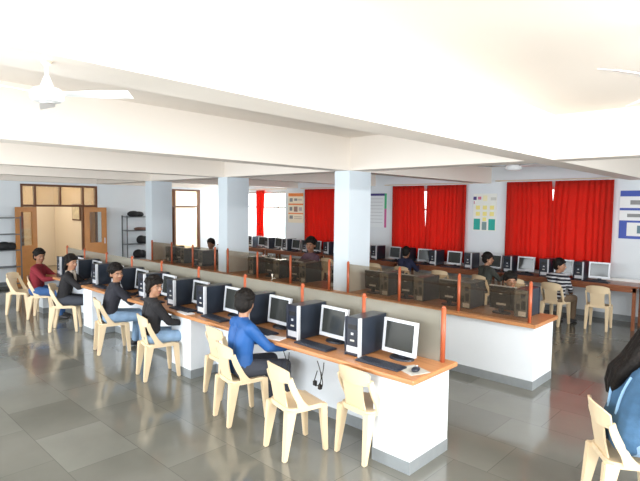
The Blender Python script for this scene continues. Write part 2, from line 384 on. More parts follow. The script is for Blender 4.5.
poster('grid_poster', -5.20, -4.67, 1.53, 2.33, (.78, .79, .74),
  [(.0, .14, .08, .17, NV, 'photo_cell'), (.2, .34, .08, .16, (.6, .15, .25), 'photo_cell'), (.42, .6, .05, .2, (.85, .8, .5), 'photo_cell'), (.75, .98, .1, .18, (.6, .6, .55), 'photo_cell'), (.02, .06, .2, .28, (.6, .2, .3), 'photo_cell')] +
  [(.12+c*.3, .30+c*.3, .32+r*.17, .43+r*.17, YE, 'yellow_cell') for c in range(3) for r in range(2)] +
  [(.04, .32, .68, .98, TE, 'green_cell'), (.68, .96, .68, .98, TE, 'green_cell'), (.40, .6, .76, .98, (.2, .3, .3), 'green_cell'), (.42, .58, .64, .74, YE, 'yellow_cell')],
  'pale poster with yellow squares and green blocks between the two red curtain pairs')
poster('panel_poster', -2.36, -1.55, 1.50, 2.36, (.80, .80, .80),
  [(0, 1, 0, .12, BL, 'header_band'), (0, 1, .36, .41, BL, 'header_band'), (0, 1, .62, 1, BL, 'lower_panel'), (.2, .8, .2, .29, G_, 'diagram'), (.15, .75, .48, .55, G_, 'diagram')],
  'white and blue panel poster at the right edge of the picture')
box('inner_sheet', mat('print_inner', (.78, .78, .76), .6), -.28, .36, -.0155, -.0136, -.38, -.14, bpy.data.objects['panel_poster'])
box('diagram', mat('print_diag', (.12, .2, .25), .6), -.12, .14, -.017, -.0156, -.33, -.19, bpy.data.objects['panel_poster'])

# ------------------------------------------------------------------ fans
def fan(loc, top, blade, label, ang, s=1.0, tilt=0):
    t = thing('ceiling_fan', label, 'ceiling fan', loc, ang, 'white ceiling fans'); h = top-loc[2]
    bm = NB(); tube(bm, (0, 0, h-.045*s), (0, 0, h), .012*s, .045*s, 16); obj('canopy', bm, rod_m if s < 1 else fan_m, t, True)
    bm = NB(); tube(bm, (0, 0, .05*s), (0, 0, h-.04*s), .012*s, .012*s, 10); obj('rod', bm, fan_m, t, True)
    bm = NB(); tube(bm, (0, 0, .05*s), (0, 0, .14*s), .05*s, .018*s, 16); obj('coupler', bm, fan_m, t, True)
    bm = NB(); pr_ = [(-.055, .05), (-.05, .095), (-.03, .115), (.02, .115), (.045, .09), (.055, .045)]
    for (a, ra), (b, rb) in zip(pr_, pr_[1:]): tube(bm, (0, 0, a*s), (0, 0, b*s), ra*s, rb*s, 24, False)
    tube(bm, (0, 0, -.056*s), (0, 0, -.055*s), .001, .05*s, 24); tube(bm, (0, 0, .055*s), (0, 0, .056*s), .045*s, .001, 24)
    obj('motor', bm, fan_m, t, True)
    for k in range(3):
        a = k*2*math.pi/3; bm = NB(); M = Matrix.Rotation(a, 4, 'Z')
        L_ = [M @ Vector(p) for p in ((.10*s, -.028*s, .012*s), (.2*s, -.045*s, .012*s), (blade*.6, -.062*s, .018*s), (blade, -.055*s, .02*s))]
        R_ = [M @ Vector(p) for p in ((.10*s, .028*s, -.002), (.2*s, .045*s, -.004*s), (blade*.6, .06*s, -.012*s), (blade, .055*s, -.012*s))]
        ribbon(bm, L_, R_, .004*s); b = obj('blade', bm, fan_m, t)
fan((-2.06, .685, 2.425), ZB, .315, 'white ceiling fan hanging below the nearest beam at the upper left', R(41.6), .50)
fan((-.475, 3.31, 2.70), ZC, .58, 'white ceiling fan whose blade tip enters at the upper right edge', R(-115))
fan((-3.18, 7.6, 2.645), ZC, .56, 'white ceiling fan far off above the rightmost red curtains', R(-12))

# ------------------------------------------------------------------ desks
ZD = .75
def front_desk():
    t = thing('computer_desk', 'long white desk with orange wooden top in the foreground, students along it', 'desk', (-2.03, 3.15, 0))
    X0 = -10.22+2.03
    bm = NB(); bx(bm, X0, .05, -.05, .62, ZD-.04, ZD, .012); obj('worktop', bm, top_m, t)
    xs = [(-.35, 0), (-3.42, -3.0), (-6.08, -5.75), (-8.15, -7.92)]
    for a, b in xs:
        box('pedestal', desk_m, a, b, 0, .56, .1, ZD-.04, t)
        box('skirting', skirt_m, a-.004, b+.004, -.004, .564, 0, .1, t)
    for (a, _), (_, b) in zip(xs, xs[1:]):
        box('back_panel', desk_m, b, a, .36, .42, .1, ZD-.04, t); box('skirting', skirt_m, b+.004, a-.004, .35, .43, 0, .1, t)
    return t
front_desk()
t = thing('computer_desk', 'long white desk with orange wooden top in the middle row, behind the foreground desk', 'desk', (-2.05, 5.62, 0))
bm = NB(); bx(bm, -8.95, .03, -.06, .06, ZD-.04, ZD, .010); bx(bm, -8.95, .03, .07, .66, ZD-.04, ZD, .010)
for p0, p1 in ((0, 1),): pass
bm.free(); bm = NB()
# worktop notched round the pillars
px_ = [(-4.81-.292, -4.808), (-7.80-.292, -7.798), (-10.66-.292, -10.658)]; edges = [-11.0]
segs = []; cur = -2.02
for a, b in px_: segs.append((b, cur)); cur = a
segs.append((-11.0, cur))
bx(bm, -11.0+2.05, .03, -.06, .065, ZD-.04, ZD)
for a, b in segs: bx(bm, a+2.05, b+2.05, .065, .66, ZD-.04, ZD)
obj('worktop', bm, top_m, t)
bm = NB(); bx(bm, -8.9, 0, 0, .055, .1, ZD-.04); bx(bm, -.12, 0, .055, .58, .1, ZD-.04)
obj('front_panel', bm, desk_m, t)
bm = NB(); bx(bm, -8.9, .004, -.006, .0555, 0, .1); bx(bm, -.124, .004, .0555, .586, 0, .1); obj('skirting', bm, skirt_m, t)

def partition(x0, x1, y, posts, label, gm, ptop=1.215, gtop=1.175):
    t = thing('glass_partition', label, 'glass partition', ((x0+x1)/2, y, ZD), group='tinted glass partitions'); c = (x0+x1)/2
    box('glass_panel', gm, x0-c, x1-c, -.004, .004, .0, gtop-ZD, t)
    for p in posts:
        bm = NB(); tube(bm, (p-c, 0, 0), (p-c, 0, ptop-ZD-.02), .020, .020, 12); tube(bm, (p-c, 0, ptop-ZD-.02), (p-c, 0, ptop-ZD), .020, .011, 12)
        obj('post', bm, post_m, t, True)
partition(-10.18, -2.07, 3.67, [-2.07, -2.90, -3.72, -4.68, -5.65, -6.60, -7.51, -8.42, -9.33, -10.16], 'long tinted glass screen with orange posts standing on the foreground desk', tint2_m)
partition(-4.80, -2.10, 5.655, [-2.12, -2.99, -3.87, -4.78], 'tinted glass screen on the middle desk, right of the nearest pillar', tint_m)
partition(-7.79, -5.12, 5.655, [-6.02, -6.87, -7.74, -5.16], 'tinted glass screen on the middle desk, left of the nearest pillar', tint_m)
partition(-10.64, -8.11, 5.655, [-8.15, -8.93, -9.75, -10.60], 'tinted glass screen on the middle desk, farthest to the left', tint_m)

# back wall tables
def table(x0, x1, label):
    t = thing('wooden_table', label, 'table', ((x0+x1)/2, 9.58, 0), group='brown tables along the back wall'); w = (x1-x0)/2
    box('tabletop', brown_m, -w, w, 0, .62, ZD-.03, ZD, t, .005)
    box('apron', brown_m, -w+.03, w-.03, .03, .05, ZD-.11, ZD-.03, t)
    for sx in (-1, 1):
        for y in (.05, .56):
            box('leg', brown_m, sx*(w-.06)-.025, sx*(w-.06)+.025, y-.02, y+.03, 0, ZD-.03, t)
edges = [-13.7, -11.35, -9.0, -6.65, -4.3, -1.85, .6]
nm = ['farthest left, under the bright window', 'below the cream poster with orange bands', 'behind the nearest pillar', 'under the middle red curtains', 'under the rightmost red curtains', 'at the right edge of the picture']
for a, b, s_ in zip(edges, edges[1:], nm): table(a+.005, b-.005, 'brown wooden table along the back wall, '+s_)
tk = box('cable_trunking', white_m, -13.5, .5, 0, .05, 0, .045); tk.location = (0, 10.14, ZD); tag(tk, 'white cable trunking running along the rear of the back wall tables', 'trunking')

# ------------------------------------------------------------------ computers
def make_tower():
    t = thing('computer_tower', '', 'computer tower')
    w, d, h = .165, .385, .332
    box('case', darkside_m, -w/2+.004, w/2-.004, .02, d-.005, .006, h-.004, t, .006)
    fp = box('front_panel', dark_m, -w/2+.02, w/2-.02, -.004, .021, .004, h, t, .005)
    box('drive_bay', backp_m, -.045, .045, -.007, -.0035, h-.10, h-.06, fp); box('power_button', silver_m, -.012, .012, -.008, -.0035, h-.15, h-.13, fp)
    box('logo', label_m, -.022, .022, -.007, -.0035, h-.205, h-.19, fp)
    box('lower_grille', silver_m, -w/2+.022, w/2-.022, -.006, .015, .03, .085, t)
    box('silver_trim', silver_m, w/2-.019, w/2+.001, -.012, .024, 0, h+.003, t, .004)
    box('side_cheek', dark_m, -w/2-.001, -w/2+.019, -.008, .024, 0, h, t, .004)
    rp = box('rear_panel', rear_m, -w/2+.008, w/2-.008, d-.006, d, .01, h-.008, t)
    box('slot_block', label_m, -w/2+.02, w/2-.06, d, d+.004, .02, .075, rp); box('socket_block', dark_m, -.05, .0, d, d+.004, h-.1, h-.05, rp)
    bm = NB(); bx(bm, -.055, -.01, d, d+.003, .10, .20); bx(bm, .01, .05, d, d+.003, .09, .16); obj('connector_plate', bm, backp_m, rp)
    return t
def make_monitor():
    t = thing('flat_monitor', '', 'monitor'); w, h, z0 = .335, .285, .045
    # tilted panel
    M = Matrix.Translation((0, .06, z0)) @ Matrix.Rotation(R(-6), 4, 'X')
    bm = NB(); e = .024
    for a in ((-w/2, -w/2+e, 0, h), (w/2-e, w/2, 0, h), (-w/2+e, w/2-e, 0, .034), (-w/2+e, w/2-e, h-e, h)): bx(bm, a[0], a[1], -.03, 0, a[2], a[3], 0, M)
    obj('bezel', bm, silver_m, t)
    bm = NB(); bx(bm, -w/2+e, w/2-e, -.024, -.018, .034, h-e, 0, M); obj('screen', bm, screen_m, t)
    bm = NB(); bx(bm, -w/2+.004, w/2-.004, 0, .018, .004, h-.004, .008, M); bx(bm, -w/2+.05, w/2-.05, .017, .045, .04, h-.05, .012, M); c = obj('back_cover', bm, backp_m, t)
    bm = NB(); bx(bm, -.06, .06, .0455, .047, .06, .085, 0, M); bx(bm, -.02, .02, .0455, .047, h-.09, h-.08, 0, M); obj('label_strip', bm, label_m, c)
    bm = NB(); bx(bm, -.03, .03, .085, .11, .01, .14, .004); obj('neck', bm, dark_m, t)
    bm = NB(); q = []
    for i in range(24):
        a = 2*math.pi*i/24; q.append((.115*math.cos(a), .09+.085*math.sin(a)))
    v0 = [bm.verts.new((x, y, 0)) for x, y in q]; v1 = [bm.verts.new((x*.93, .09+(y-.09)*.93, .014)) for x, y in q]
    for i in range(24): bm.faces.new((v0[i], v0[(i+1) % 24], v1[(i+1) % 24], v1[i]))
    bm.faces.new(v0[::-1]); bm.faces.new(v1); obj('base', bm, dark_m, t)
    return t
def make_keyboard():
    t = thing('keyboard', '', 'keyboard')
    bm = NB(); bx(bm, -.21, .21, -.07, .07, 0, .016, .005); obj('keyboard_body', bm, dark_m, t)
    bm = NB()
    for r in range(5):
        for c in range(17):
            x = -.196+c*.0232; bx(bm, x, x+.019, -.055+r*.023, -.036+r*.023, .0155, .021)
    obj('keys', bm, mat('key_plastic', (.03, .035, .05), .4), t); return t
def make_mouse():
    t = thing('computer_mouse', '', 'mouse')
    bm = NB(); ball(bm, (0, 0, .014), (.03, .052, .02), 3)
    for v in bm.verts: v.co.z = max(v.co.z, 0)
    obj('mouse_body', bm, dark_m, t, True)
    bm = NB(); tube(bm, (-.004, .03, .032), (.004, .03, .032), .008, .008, 12); obj('scroll_wheel', bm, silver_m, t); return t
T0, M0, K0, U0 = make_tower(), make_monitor(), make_keyboard(), make_mouse()
USED = set()
def put(p, loc, rz, label, group):
    if p not in USED:
        if p not in TREE: TREE[p] = [(c, kids(c)) for c in kids(p)]
        USED.add(p); p.location = loc; p.rotation_euler = (0, 0, rz); p['label'] = label; p['group'] = group; return p
    return dup(p, loc, rz, label, group)
# foreground desk
TX = [-2.70, -3.44, -4.20, -4.99, -5.66, -6.42, -7.18, -7.95, -8.72, -9.45]
for i, x in enumerate(TX):
    o_ = ORD[i]
    put(T0, (x, 3.265, ZD), R(random.uniform(-1, 1)), 'black and silver computer tower on the foreground desk, %s from its right end' % o_, 'towers on the foreground desk')
    put(M0, (x+.335, 3.42, ZD), R(-2), 'silver framed flat monitor on the foreground desk, %s from its right end' % o_, 'monitors on the foreground desk')
    put(K0, (x+.31, 3.25, ZD), R(random.uniform(-6, 2)), 'black keyboard on the foreground desk, %s from its right end' % o_, 'keyboards on the foreground desk')
put(U0, (-2.09, 3.30, ZD+.0045), R(10), 'black mouse on a pale pad at the right end of the foreground desk', 'mice')
mp = box('mouse_pad', label_m, -.11, .10, -.09, .09, 0, .004, bev=.001); mp.location = (-2.12, 3.31, ZD); mp.rotation_euler = (0, 0, R(-20)); tag(mp, 'pale mouse pad at the right end of the foreground desk', 'mouse pad')
for k, (x, y, a, s_) in enumerate(((-3.62, 3.17, 12, 'beside the student in the bright blue jacket'), (-5.18, 3.18, -8, 'right of the black jumper student'), (-6.95, 3.18, 5, 'left of the black jumper student'))):
    bm = NB(); bx(bm, -.12, .12, -.06, .06, 0, .006); o = obj('notepad', bm, paper_m); o.location = (x, y, ZD); o.rotation_euler = (0, 0, R(a)); tag(o, 'white sheets on the foreground desk, '+s_, 'paper', 'papers on the desk')
# middle desk, seen from behind
bt = [-2.345, -3.06, -3.745, -4.34, -5.35, -6.05, -6.71, -7.43, -8.42, -9.12, -9.82, -10.45]
for i, x in enumerate(bt):
    y = 6.21; x *= .98
    put(T0, (x, y, ZD), R(180+random.uniform(-2, 2)), 'computer tower seen from its metal rear on the middle desk, %s from its right end' % ORD[i], 'towers on the middle desk')
    if i not in (4, 7, 8, 11):
        put(M0, (x-.265, 6.02, ZD), R(180), 'dark monitor back on the middle desk, beside the %s tower from the right end' % ORD[i], 'monitors on the middle desk')
        put(K0, (x-.24, 6.22, ZD), R(180), 'black keyboard beside the %s tower from the right end of the middle desk' % ORD[i], 'keyboards on the middle desk')
# back wall
cm = [-2.52, -3.12, -3.82, -4.47, -5.36, -6.10, -6.92, -7.9, -8.7, -9.5, -10.3, -11.05, -11.8, -12.55]
ct = [-2.82, -3.42, -4.12, -4.96, -5.80, -6.55, -7.42, -8.2, -9.0, -9.8, -10.6, -11.4, -12.15, -12.9]
for i, (a, b) in enumerate(zip(cm, ct)):
    put(M0, (a, 9.84, ZD), R(random.uniform(-5, 5)), 'flat monitor facing the room on the back wall tables, %s from the right' % ORD[i], 'monitors along the back wall')
    put(T0, (b, 9.72, ZD), R(random.uniform(-2, 2)), 'computer tower on the back wall tables, %s from the right' % ORD[i], 'towers along the back wall')
    put(K0, (a, 9.70, ZD), R(random.uniform(-4, 4)), 'keyboard on the back wall tables, %s from the right' % ORD[i], 'keyboards along the back wall')

# cables hanging from the foreground desk
def cable(x, label, seed):
    random.seed(seed); t = thing('hanging_cable', label, 'cable', (x, 3.50, 0), group='cables under the foreground desk'); bm = NB()
    for k in range(2):
        pts = []; px = (k-.5)*.05
        for j in range(13):
            v = j/12; pts.append(Vector((px+.03*math.sin(v*7+k*2), -.43+.02*math.sin(v*5), .70-.20*math.sin(v*3.0)-(.05*v))))
        curve_tube(bm, pts, .004)
    obj('cord', bm, black_m, t)
    for px, pz in ((-.05, .50), (.01, .48)):
        bm = NB(); bx(bm, px-.014, px+.014, -.445, -.415, pz-.02, pz+.02, .004); obj('plug', bm, black_m, t)
cable(-2.90, 'looped black cable with plugs hanging under the foreground desk, between the two nearest empty chairs', 3)
cable(-3.33, 'short black cable loop hanging beside the blue jacket student', 5)

# ------------------------------------------------------------------ steel racks
def rack(y0, y1, label):
    t = thing('steel_rack', label, 'rack', (XL+.19, (y0+y1)/2, 0), group='steel racks on the left wall'); w = (y1-y0)/2
    for sx in (-.15, .15):
        for sy in (-w, w): box('post', rack_m, sx-.012, sx+.012, sy-.012, sy+.012, 0, 1.70, t)
    for z in (.10, .50, .90, 1.28, 1.67):
        bm = NB(); bx(bm, -.138, .138, -w+.012, w-.012, z-.02, z); obj('shelf', bm, rack_m, t)
rack(6.46, 7.18, 'grey steel rack with black bags beside the open double door'); rack(3.12, 3.82, 'grey steel rack left of the double door at the left edge')
def bag(name, y, z, s, label, c=(.012, .012, .014)):
    bm = NB(); ball(bm, (0, -s[1]*.25, s[2]*.8), (s[0], s[1]*.75, s[2]), 3); ball(bm, (0, s[1]*.4, s[2]*.7), (s[0]*.9, s[1]*.6, s[2]*.9), 3)
    for v in bm.verts: v.co.z = max(v.co.z, 0)
    o = obj(name, bm, mat('bag_%d' % int(c[0]*1000), c, .7), None, True); o.location = (XL+.19, y, z); tag(o, label, 'bag', 'bags on the steel racks')
bag('shoulder_bag', 6.78, 1.67, (.12, .24, .09), 'black bag on the top of the rack beside the double door')
bag('shoulder_bag', 6.95, 1.28, (.12, .22, .05), 'flat brown bag on the second shelf of the rack beside the double door', (.14, .07, .05))
bag('shoulder_bag', 6.98, .90, (.12, .17, .13), 'black bag on the middle shelf of the rack beside the double door')
bag('shoulder_bag', 6.90, .50, (.12, .2, .13), 'black bag on the lower shelf of the rack beside the double door')
bag('shoulder_bag', 3.55, .90, (.12, .22, .11), 'black bag on the rack at the left edge of the picture')

# ------------------------------------------------------------------ chairs
def make_chair():
    t = thing('plastic_chair', '', 'chair')
    bm = NB(); nx = ny = 12; g = []; gb = []
    for j in range(ny+1):
        r0 = []; r1 = []
        for i in range(nx+1):
            u = i/nx*2-1; v = j/ny*2-1
            k = 1-.10*(abs(u)**6*abs(v)**6); x = u*(.200-.008*(v < 0)*abs(v))*k; y = v*.20*k
            z = .44-.014*(1-u*u)*(1-v*v) - (.018*max(0, v-.7)/.3)
            r0.append(bm.verts.new((x, y, z))); r1.append(bm.verts.new((x, y, z-.02-.022*(abs(u) > .99 or abs(v) > .99))))
        g.append(r0); gb.append(r1)
    for j in range(ny):
        for i in range(nx):
            bm.faces.new((g[j][i], g[j][i+1], g[j+1][i+1], g[j+1][i])); bm.faces.new((gb[j][i], gb[j+1][i], gb[j+1][i+1], gb[j][i+1]))
    for i in range(nx):
        bm.faces.new((g[0][i], gb[0][i], gb[0][i+1], g[0][i+1])); bm.faces.new((g[ny][i], g[ny][i+1], gb[ny][i+1], gb[ny][i]))
        bm.faces.new((g[i][0], g[i+1][0], gb[i+1][0], gb[i][0])); bm.faces.new((g[i][nx], gb[i][nx], gb[i+1][nx], g[i+1][nx]))
    obj('seat', bm, plastic_m, t)
    bm = NB()
    def P(u, z):    # back surface: u across (-1..1), z height
        k = (z-.42)/.37; hw = .190+.008*k; y = -.195-.072*k+.055*abs(u)**2.2
        return Vector((u*hw, y, z))
    # top rail with arched crown, one grid of columns
    cols = 16; L = []; Rr = []
    for i in range(cols+1):
        u = -1+2*i/cols; top = .795-.035*abs(u)**3; bot = .655 if abs(u) < .42 else .655+.015*(abs(u)-.42)
        L.append(P(u, bot)); Rr.append(P(u, top))
    ribbon(bm, L, Rr, .014)
    # centre splat
    L = []; Rr = []
    for j in range(8):
        z = .43+.235*j/7; h = .66-.05*math.sin(j/7*math.pi); L.append(P(-h, z)); Rr.append(P(h, z))
    ribbon(bm, L, Rr, .013)
    # slanting side strips from the rail ends down to the seat sides
    for s in (-1, 1):
        L = []; Rr = []
        for j in range(9):
            v = j/8; a = P(s, .70); y = a.y+(-.045-a.y)*(v**1.35); z = .70+(.425-.70)*v; x = s*(.196-.002*v)
            wv = .038+.024*math.sin(v*math.pi*.5)+(.05*(v-.8)/.2 if v > .8 else 0)
            L.append(Vector((x, y-wv*.55, z-.012*(1-v)))); Rr.append(Vector((x+s*.002, y+wv*.55, z+.012*(1-v))))
        ribbon(bm, L, Rr, .022)
    obj('backrest', bm, plastic_m, t)
    for sx in (-1, 1):
        for sy in (-1, 1):
            bm = NB(); yb = .205 if sy > 0 else -.235
            taper(bm, (sx*.178, yb, 0), (sx*.168, sy*.172, .425), .040, .046, .066, .072 if sy > 0 else .11)
            bmesh.ops.bevel(bm, geom=list(bm.edges), offset=.008, segments=2, affect='EDGES')
            obj('leg', bm, plastic_m, t)
    return t
CH = make_chair()
chairs = [
 (-10.22, 2.90, -48, 'empty cream plastic chair at the far left end of the front row'),
 (-9.60, 3.05, -36, 'cream plastic chair under the student in the maroon shirt'),
 (-8.42, 3.00, -32, 'cream plastic chair under the student in black jacket with a scarf'),
 (-6.78, 3.02, -14, 'cream plastic chair under the student in dark sweater, third from the left'),
 (-5.41, 2.96, -12, 'cream plastic chair under the black jumper student looking back over the shoulder'),
 (-4.38, 3.22, -6, 'empty cream plastic chair pushed in behind the blue jacket student'),
 (-3.77, 2.92, -12, 'cream plastic chair under the student in the bright blue jacket'),
 (-2.95, 2.86, -13, 'empty cream plastic chair pulled out at the foreground desk, nearest but one'),
 (-2.49, 3.24, -6, 'empty cream plastic chair pushed in at the right end of the foreground desk'),
 (-.74, 3.77, -56, 'cream plastic chair under the girl in denim at the lower right corner'),
 (-3.02, 9.22, -8, 'cream plastic chair under the student in the striped shirt'),
 (-2.38, 9.42, 4, 'empty cream plastic chair at the right end of the back wall tables'),
 (-4.30, 9.18, -20, 'cream plastic chair under the student in the dark green shirt'),
 (-3.70, 9.25, 0, 'empty cream plastic chair between the dark green shirt and the striped shirt students'),
 (-5.25, 9.25, 3, 'empty cream plastic chair at the back tables left of the dark green shirt student'),
 (-6.15, 9.22, 0, 'cream plastic chair under the dark haired student seen from behind at the red curtains'),
 (-6.95, 9.28, 5, 'empty cream plastic chair at the back tables right beside the nearest pillar'),
 (-8.40, 9.28, 5, 'empty cream plastic chair at the back tables left of the nearest pillar'),
 (-2.86, 6.95, 180, 'cream plastic chair behind the middle desk under the student facing the camera'),
 (-10.15, 6.95, 180, 'cream plastic chair at the far end of the middle desk under a hidden student'),
 (-6.90, 6.98, 165, 'cream plastic chair behind the middle desk under the student in purple')]
for x, y, a, l in chairs: put(CH, (x, y, 0), R(a), l, 'cream plastic chairs').scale = (.89, .89, .95)

# ------------------------------------------------------------------ people
hairb = mat('black_hair', (.008, .006, .005), .6, noise=.3, nscale=60, bump=.4, spec=.2)
SK = [mat('skin_tan', (.36, .18, .105), .5), mat('skin_brown', (.27, .125, .07), .5)]
eye_m = mat('eye_white', (.26, .24, .22), .4); iris_m = mat('dark_iris', (.02, .012, .01), .2); lip_m = mat('lips', (.38, .12, .10), .5)
shoe_m = mat('dark_shoe', (.03, .028, .03), .5); sole_m = mat('white_sole', (.6, .6, .6), .6)
jean_m = mat('light_blue_denim', (.22, .34, .50), .8, noise=.3, nscale=12, bump=.2)
def ik(a, b, l1, l2, hint):
    a = Vector(a); b = Vector(b); d = b-a; L = min(d.length, (l1+l2)*.995); dn = d.normalized(); b = a+dn*L
    k = (l1*l1-l2*l2+L*L)/(2*L); h = math.sqrt(max(l1*l1-k*k, 0)); hv = Vector(hint); hv = (hv-dn*hv.dot(dn)).normalized()
    return a+dn*k+hv*h, b
def organic(name, bm, m, parent, vox, sm=3):
    o = obj(name, bm, m, parent, True)
    r = o.modifiers.new('skin', 'REMESH'); r.mode = 'VOXEL'; r.voxel_size = vox; r.use_smooth_shade = True
    s = o.modifiers.new('smooth', 'SMOOTH'); s.iterations = sm; s.factor = .5; return o
def person(label, loc, rz, shirt, trousers, skin=0, lean=8, side=0, hy=0, hp=-5, hl=None, hr=None, vox=.011, s=.95, sleeves=1.0, hair='short', knees=(.0, .0), twist=0, extra=None, feet=.36, hroll=0):
    t = thing('person', label, 'person', loc, rz); t.scale = (s, s, s)
    SKm = SK[skin]; far = vox > .013
    V = Vector; pel = V((0, -.06, .535)); q = Euler((R(-lean), R(side), R(twist))).to_matrix()
    def tp(x, y, z): return pel + q @ V((x, y, z))
    TL = .465; neck = tp(0, .005, TL); shL, shR = tp(-.165, 0, TL-.065), tp(.165, 0, TL-.065)
    # torso
    def torso(bm, e):
        for sx in (-1, 1):
            chain(bm, [(pel+V((sx*.075, 0, -.01)), .095+e), (tp(sx*.062, 0, .13), .088+e), (tp(sx*.072, 0, .28), .095+e), (tp(sx*.085, 0, .345), .085+e), (tp(sx*.10, .0, .395), .055+e)])
            chain(bm, [(tp(0, 0, .425), .052+e), (tp(sx*.09, 0, .42), .05+e), (tp(sx*.16, 0, .395), .052+e)])
    hands = {}
    arms = []
    for sx, sh, tgt in ((-1, shL, hl), (1, shR, hr)):
        tgt = V(tgt) if tgt is not None else V((sx*.14, .36, .80))
        el, wr = ik(sh, tgt, .27, .24, (sx*.6, -.35, -.9)); arms.append((sx, sh, el, wr))
    legs = []
    for sx, kx in zip((-1, 1), knees):
        hip = pel+V((sx*.09, .02, -.02)); ank = V((sx*.12+kx, feet+(.04 if sx > 0 else -.02), .085))
        kn, ank = ik(hip, ank, .43, .41, (sx*.1, .6, 1)); legs.append((sx, hip, kn, ank))
    # head frame
    K = 1.10; H = Euler((R(hp), R(hroll), R(hy)), 'XYZ').to_matrix() * K; hc = neck + V((0, 0, .055)) + H @ V((0, .020, .085))
    def hd(x, y, z): return hc + H @ V((x, y, z))
    bm = NB(); torso(bm, -.008)
    for sx, sh, el, wr in arms:
        chain(bm, [(sh, .048), (sh.lerp(el, .5), .043), (el, .036), (el.lerp(wr, .35), .036), (wr, .024)])
        d = (wr-el).normalized(); up = V((0, 0, 1)); sd = d.cross(up).normalized()*sx; dn_ = sd.cross(d).normalized()*sx
        if dn_.z > 0: dn_ = -dn_
        palm = wr+d*.055
        chain(bm, [(wr, .024), (wr+d*.03+sd*.012, .022), (palm+sd*.018, .018)], 1); chain(bm, [(wr+d*.03-sd*.012, .02), (palm-sd*.018, .017), (palm+sd*.018, .018)], 1)
        for k, (o_, ln) in enumerate(((-.030, .062), (-.010, .075), (.010, .080), (.030, .070))):
            b0 = palm+d*.006-sd*o_
            m1 = b0+d*ln*.5+dn_*.006; m2 = b0+d*ln*.85+dn_*.024
            chain(bm, [(b0, .0105), (m1, .0095), (m2, .0085)], 1)
        b0 = wr+d*.02-sd*.02; chain(bm, [(b0, .013), (b0+d*.03-sd*.026, .0115), (b0+d*.055-sd*.03+dn_*.01, .010)], 1)
    for sx, hip, kn, ank in legs:
        chain(bm, [(hip, .085), (hip.lerp(kn, .5), .068), (kn, .052), (kn.lerp(ank, .3), .05), (ank, .034)])
    chain(bm, [(tp(0, 0, TL-.04), .055), (neck, .05), (neck.lerp(hc, .6), .050)])
    ball(bm, hd(0, -.012, .028), (.070, .090, .084), 3, H); ball(bm, hd(0, .020, -.030), (.056, .066, .072), 3, H); ball(bm, hd(0, .050, -.080), (.030, .028, .024), 2, H)
    ball(bm, hd(0, .062, .030), (.048, .022, .022), 2, H)
    chain(bm, [(hd(0, .084, .014), .009), (hd(0, .104, -.020), .0135)], 1)
    for sx in (-1, 1):
        ball(bm, hd(sx*.074, -.008, -.008), (.010, .020, .031), 2, H); ball(bm, hd(sx*.034, .062, -.022), (.022, .018, .02), 2, H); ball(bm, hd(sx*.010, .096, -.024), (.008, .008, .007), 1, H)
    organic('body', bm, SKm, t, vox*.8, 2)
    # face
    for sx in (-1, 1):
        bm = NB(); ball(bm, hd(sx*.029, .079, .006), (.0105, .0075, .0046), 2, H); e = obj('eye', bm, eye_m, t, True)
        bm = NB(); ball(bm, hd(sx*.029, .0850, .006), (.0056, .0045, .0048), 2, H); obj('iris', bm, iris_m, e, True)
        bm = NB(); chain(bm, [(hd(sx*.013, .089, .026), .0038), (hd(sx*.030, .087, .031), .0046), (hd(sx*.046, .076, .027), .003)], 1); obj('eyebrow', bm, hairb, t, True)
    bm = NB(); chain(bm, [(hd(-.020, .080, -.054), .004), (hd(0, .088, -.052), .0070), (hd(.020, .080, -.054), .004)], 1); obj('mouth', bm, lip_m, t, True)
    # hair: cap of many overlapping locks
    rnd = random.Random(int(abs(loc[0])*100)+3)
    bm = NB(); ball(bm, hd(0, -.022, .050), (.083, .094, .086), 3, H); ball(bm, hd(0, -.048, -.005), (.077, .066, .080), 3, H)
    for k in range(70):
        a = rnd.uniform(0, 2*math.pi); e = rnd.uniform(.12, 1.45)
        dx, dy, dz = math.cos(e)*math.cos(a), math.cos(e)*math.sin(a), math.sin(e)
        if dy > .35 and dz < .62: continue
        p = (dx*.082, -.020+dy*.092, .050+dz*.088)
        q2 = (dx*.098+rnd.uniform(-.012, .012), -.020+dy*.108+rnd.uniform(-.01, .01), .040+dz*.094-.012)
        chain(bm, [(hd(*p), .018), (hd(*q2), .011)], 1)
    for k in range(9):
        a = -.060+k*.015; low = .050 if hair == 'fringe' else .068
        chain(bm, [(hd(a, .048, .112-abs(a)*.4), .018), (hd(a*1.05, .088-abs(a)*.45, low+rnd.uniform(-.006, .010)), .011)], 1)
    for sx in (-1, 1): chain(bm, [(hd(sx*.072, .012, .050), .018), (hd(sx*.076, .008, .010), .010)], 1); chain(bm, [(hd(sx*.072, -.03, .03), .024), (hd(sx*.068, -.045, -.03), .020)], 1)
    if hair == 'fringe':
        for sx in (-1, 1): chain(bm, [(hd(sx*.076, .01, .05), .024), (hd(sx*.080, .0, .0), .020), (hd(sx*.078, -.015, -.035), .016)], 1)
        ball(bm, hd(0, -.065, -.05), (.07, .05, .055), 2, H)
    if hair == 'bun' or hair == 'bob':
        for sx in (-1, 1): chain(bm, [(hd(sx*.074, -.01, .03), .026), (hd(sx*.08, -.03, -.05), .026), (hd(sx*.06, -.05, -.1), .022)], 1)
        ball(bm, hd(0, -.07, -.06), (.075, .055, .075), 2, H)
